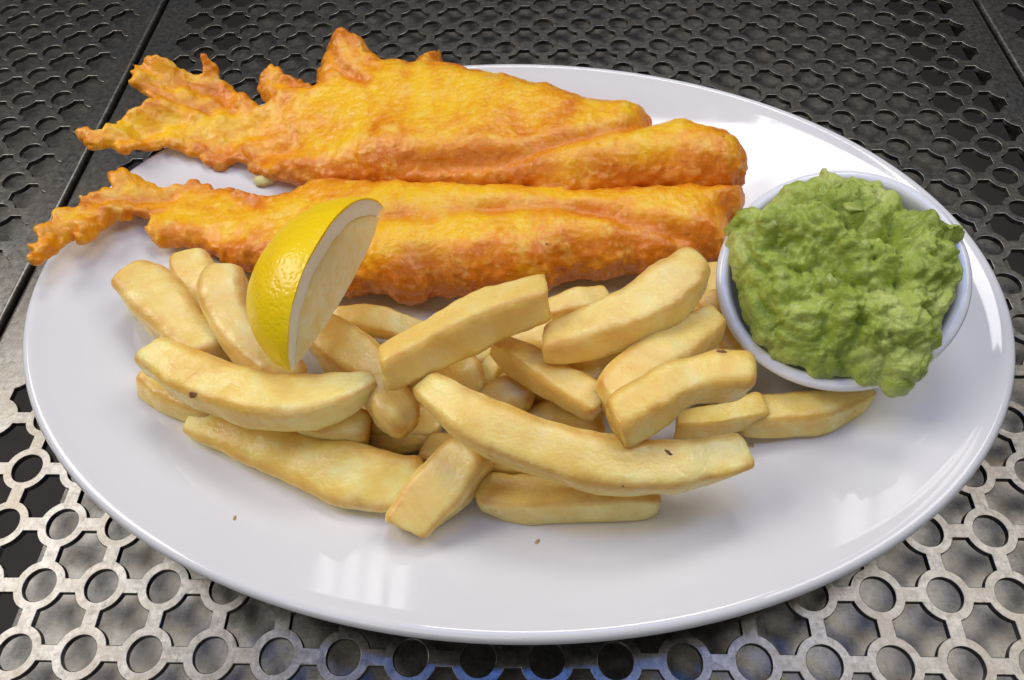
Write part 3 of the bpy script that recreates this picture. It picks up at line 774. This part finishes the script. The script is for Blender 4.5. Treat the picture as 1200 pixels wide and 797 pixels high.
for k in range(16):
    i = rp.choice(top); P = Vector(V2[i]); nn = Vector(N[i])
    q = bpy.data.objects.new('pea_piece', PM[k % 6]); scene.collection.objects.link(q); q.parent = peas
    sc = rp.uniform(2.2, 3.6); q.scale = (sc, sc*rp.uniform(0.6, 1.0), sc*rp.uniform(0.4, 0.7))
    q.rotation_euler = (Vector((nn.x+rp.uniform(-.5, .5), nn.y+rp.uniform(-.5, .5), nn.z)).to_track_quat('Z', 'Y') @ Vector((0, 0, 1)).rotation_difference(Vector((0, 0, 1)))).to_euler()
    q.rotation_euler.rotate_axis('Z', rp.uniform(0, 6.28))
    q.location = P - Vector(peas.location) - nn*sc*0.00025

# ------------------------------------------------------------------ lemon wedge
LT, LB = bp(449, 243, 0.047), bp(341, 436, 0.046)
def build_lemon():
    ax = LB-LT; L = np.linalg.norm(ax); ax /= L; mid = (LT+LB)/2
    v = mid-CAM; v /= np.linalg.norm(v)
    w = -(v-(v@ax)*ax); w /= np.linalg.norm(w); q = np.cross(ax, w)
    if q @ RT > 0: q = -q
    th0, th1 = math.radians(-28), math.radians(63)
    R = 0.0262
    lem = empty('lemon_wedge', tuple(LB))
    tag(lem, 'yellow lemon wedge leaning on the fish and chips, cut side to the right', 'lemon')
    ns, na = 48, 28
    def rad(s):
        u = abs(2*s**1.18-1); return R*max(0.0, 1-u**2.3)**0.62
    def sector(r_in, r_out, name, mat, e0=0.0, nrad=6, bulge=0.0):
        V = []; F = []
        ss = [0.5-0.5*math.cos(math.pi*k/ns) for k in range(ns+1)]
        ring = None
        for s in ss:
            ro, ri = max(r_out(s), 0.00002), max(r_in(s), 0.00001)
            if ri > ro-0.00001: ri = ro-0.00001
            c = LT+ax*(L*s)
            pts = []
            a0, a1 = th0+e0/max(ro, 0.004), th1-e0/max(ro, 0.004)
            for k in range(na+1):
                a = a0+(a1-a0)*k/na; pts.append((ro, a))
            for k in range(1, nrad): pts.append((ro+(ri-ro)*k/nrad, a1))
            for k in range(na//2+1):
                a = a1+(a0-a1)*k/(na//2); pts.append((ri, a))
            for k in range(1, nrad): pts.append((ri+(ro-ri)*k/nrad, a0))
            bl = bulge*(1-(2*s-1)**2)
            for r, a in pts: V.append(c+q*(r*math.cos(a)-bl*max(0, 1-r/0.012))+w*(r*math.sin(a)))
            ring = len(pts)
        for i in range(ns):
            for k in range(ring):
                k2 = (k+1) % ring; F.append((i*ring+k, i*ring+k2, (i+1)*ring+k2, (i+1)*ring+k))
        F.append(tuple(range(ring))); F.append(tuple(range(ns*ring, (ns+1)*ring))[::-1])
        V = np.array(V)
        me = mesh(name, V, F); N = normals(me)
        me.vertices.foreach_set('co', (V+N*(0.0003*noise(V, 0.008, 3)+0.00015*noise(V, 0.003, 4))[:, None]).astype(np.float32).ravel()); me.update()
        o = link(name, me, mat, lem); o.location = -Vector(lem.location); autosmooth(me, 45)
        import bmesh
        b = bmesh.new(); b.from_mesh(me); bmesh.ops.recalc_face_normals(b, faces=b.faces); b.to_mesh(me); b.free()
        return o
    pith = lambda s: rad(s)-0.0072-0.0030*abs(2*s-1)**3
    sector(lambda s: rad(s)-0.0009, rad, 'peel', M_PEEL, 0.0)
    sector(lambda s: pith(s), lambda s: rad(s)-0.0007, 'pith', M_PITH, 0.00005)
    sector(lambda s: -0.0 , lambda s: pith(s)+0.0002, 'flesh', M_FLESH, 0.0009, bulge=0.003)
build_lemon()

# ------------------------------------------------------------------ scraps on the plate
def crumb(label, x, y, size, seed, mat=M_CRUMB, stretch=1.6, name='crumb', cat='crumb'):
    P = bp(x, y, 0.006)
    for _ in range(4): P = bp(x, y, float(zplate(P[0], P[1]))+size*0.35)
    V = []; F = []; n, m = 10, 7
    for i in range(m+1):
        ph = math.pi*i/m
        for k in range(n):
            t = 2*math.pi*k/n; V.append((stretch*math.sin(ph)*math.cos(t), math.sin(ph)*math.sin(t), 0.6*math.cos(ph)))
    V = np.array(V)*size
    for i in range(m):
        for k in range(n): F.append((i*n+k, (i+1)*n+k, (i+1)*n+(k+1) % n, i*n+(k+1) % n))
    V = V*(1+0.35*noise(V+seed, size*0.9, seed))[:, None]
    ca, sa = math.cos(seed), math.sin(seed); V = V @ np.array([[ca, sa, 0], [-sa, ca, 0], [0, 0, 1]]) + P
    o = link(name, mesh(name, V, F), mat); recenter(o, (P[0], P[1], V[:, 2].min()))
    return tag(o, label, cat)
crumb('tiny tan crumb on the plate just below the stubby front chip', 629, 636, 0.0007, 1)
crumb('tiny brown crumb on bare plate below the front left chip', 275, 608, 0.0007, 2)
crumb('tiny crumb beside the right end of the longest chip', 881, 523, 0.0008, 3)
M_SCRAP = mat_simple('pale_scrap', (0.66, 0.60, 0.16), (0.75, 0.70, 0.36), 300, 0.4, 0.2)
crumb('pale yellow-green scrap on the plate in the fork of the fish tails', 318, 205, 0.0042, 4, M_SCRAP, 2.2, 'scrap', 'scrap')
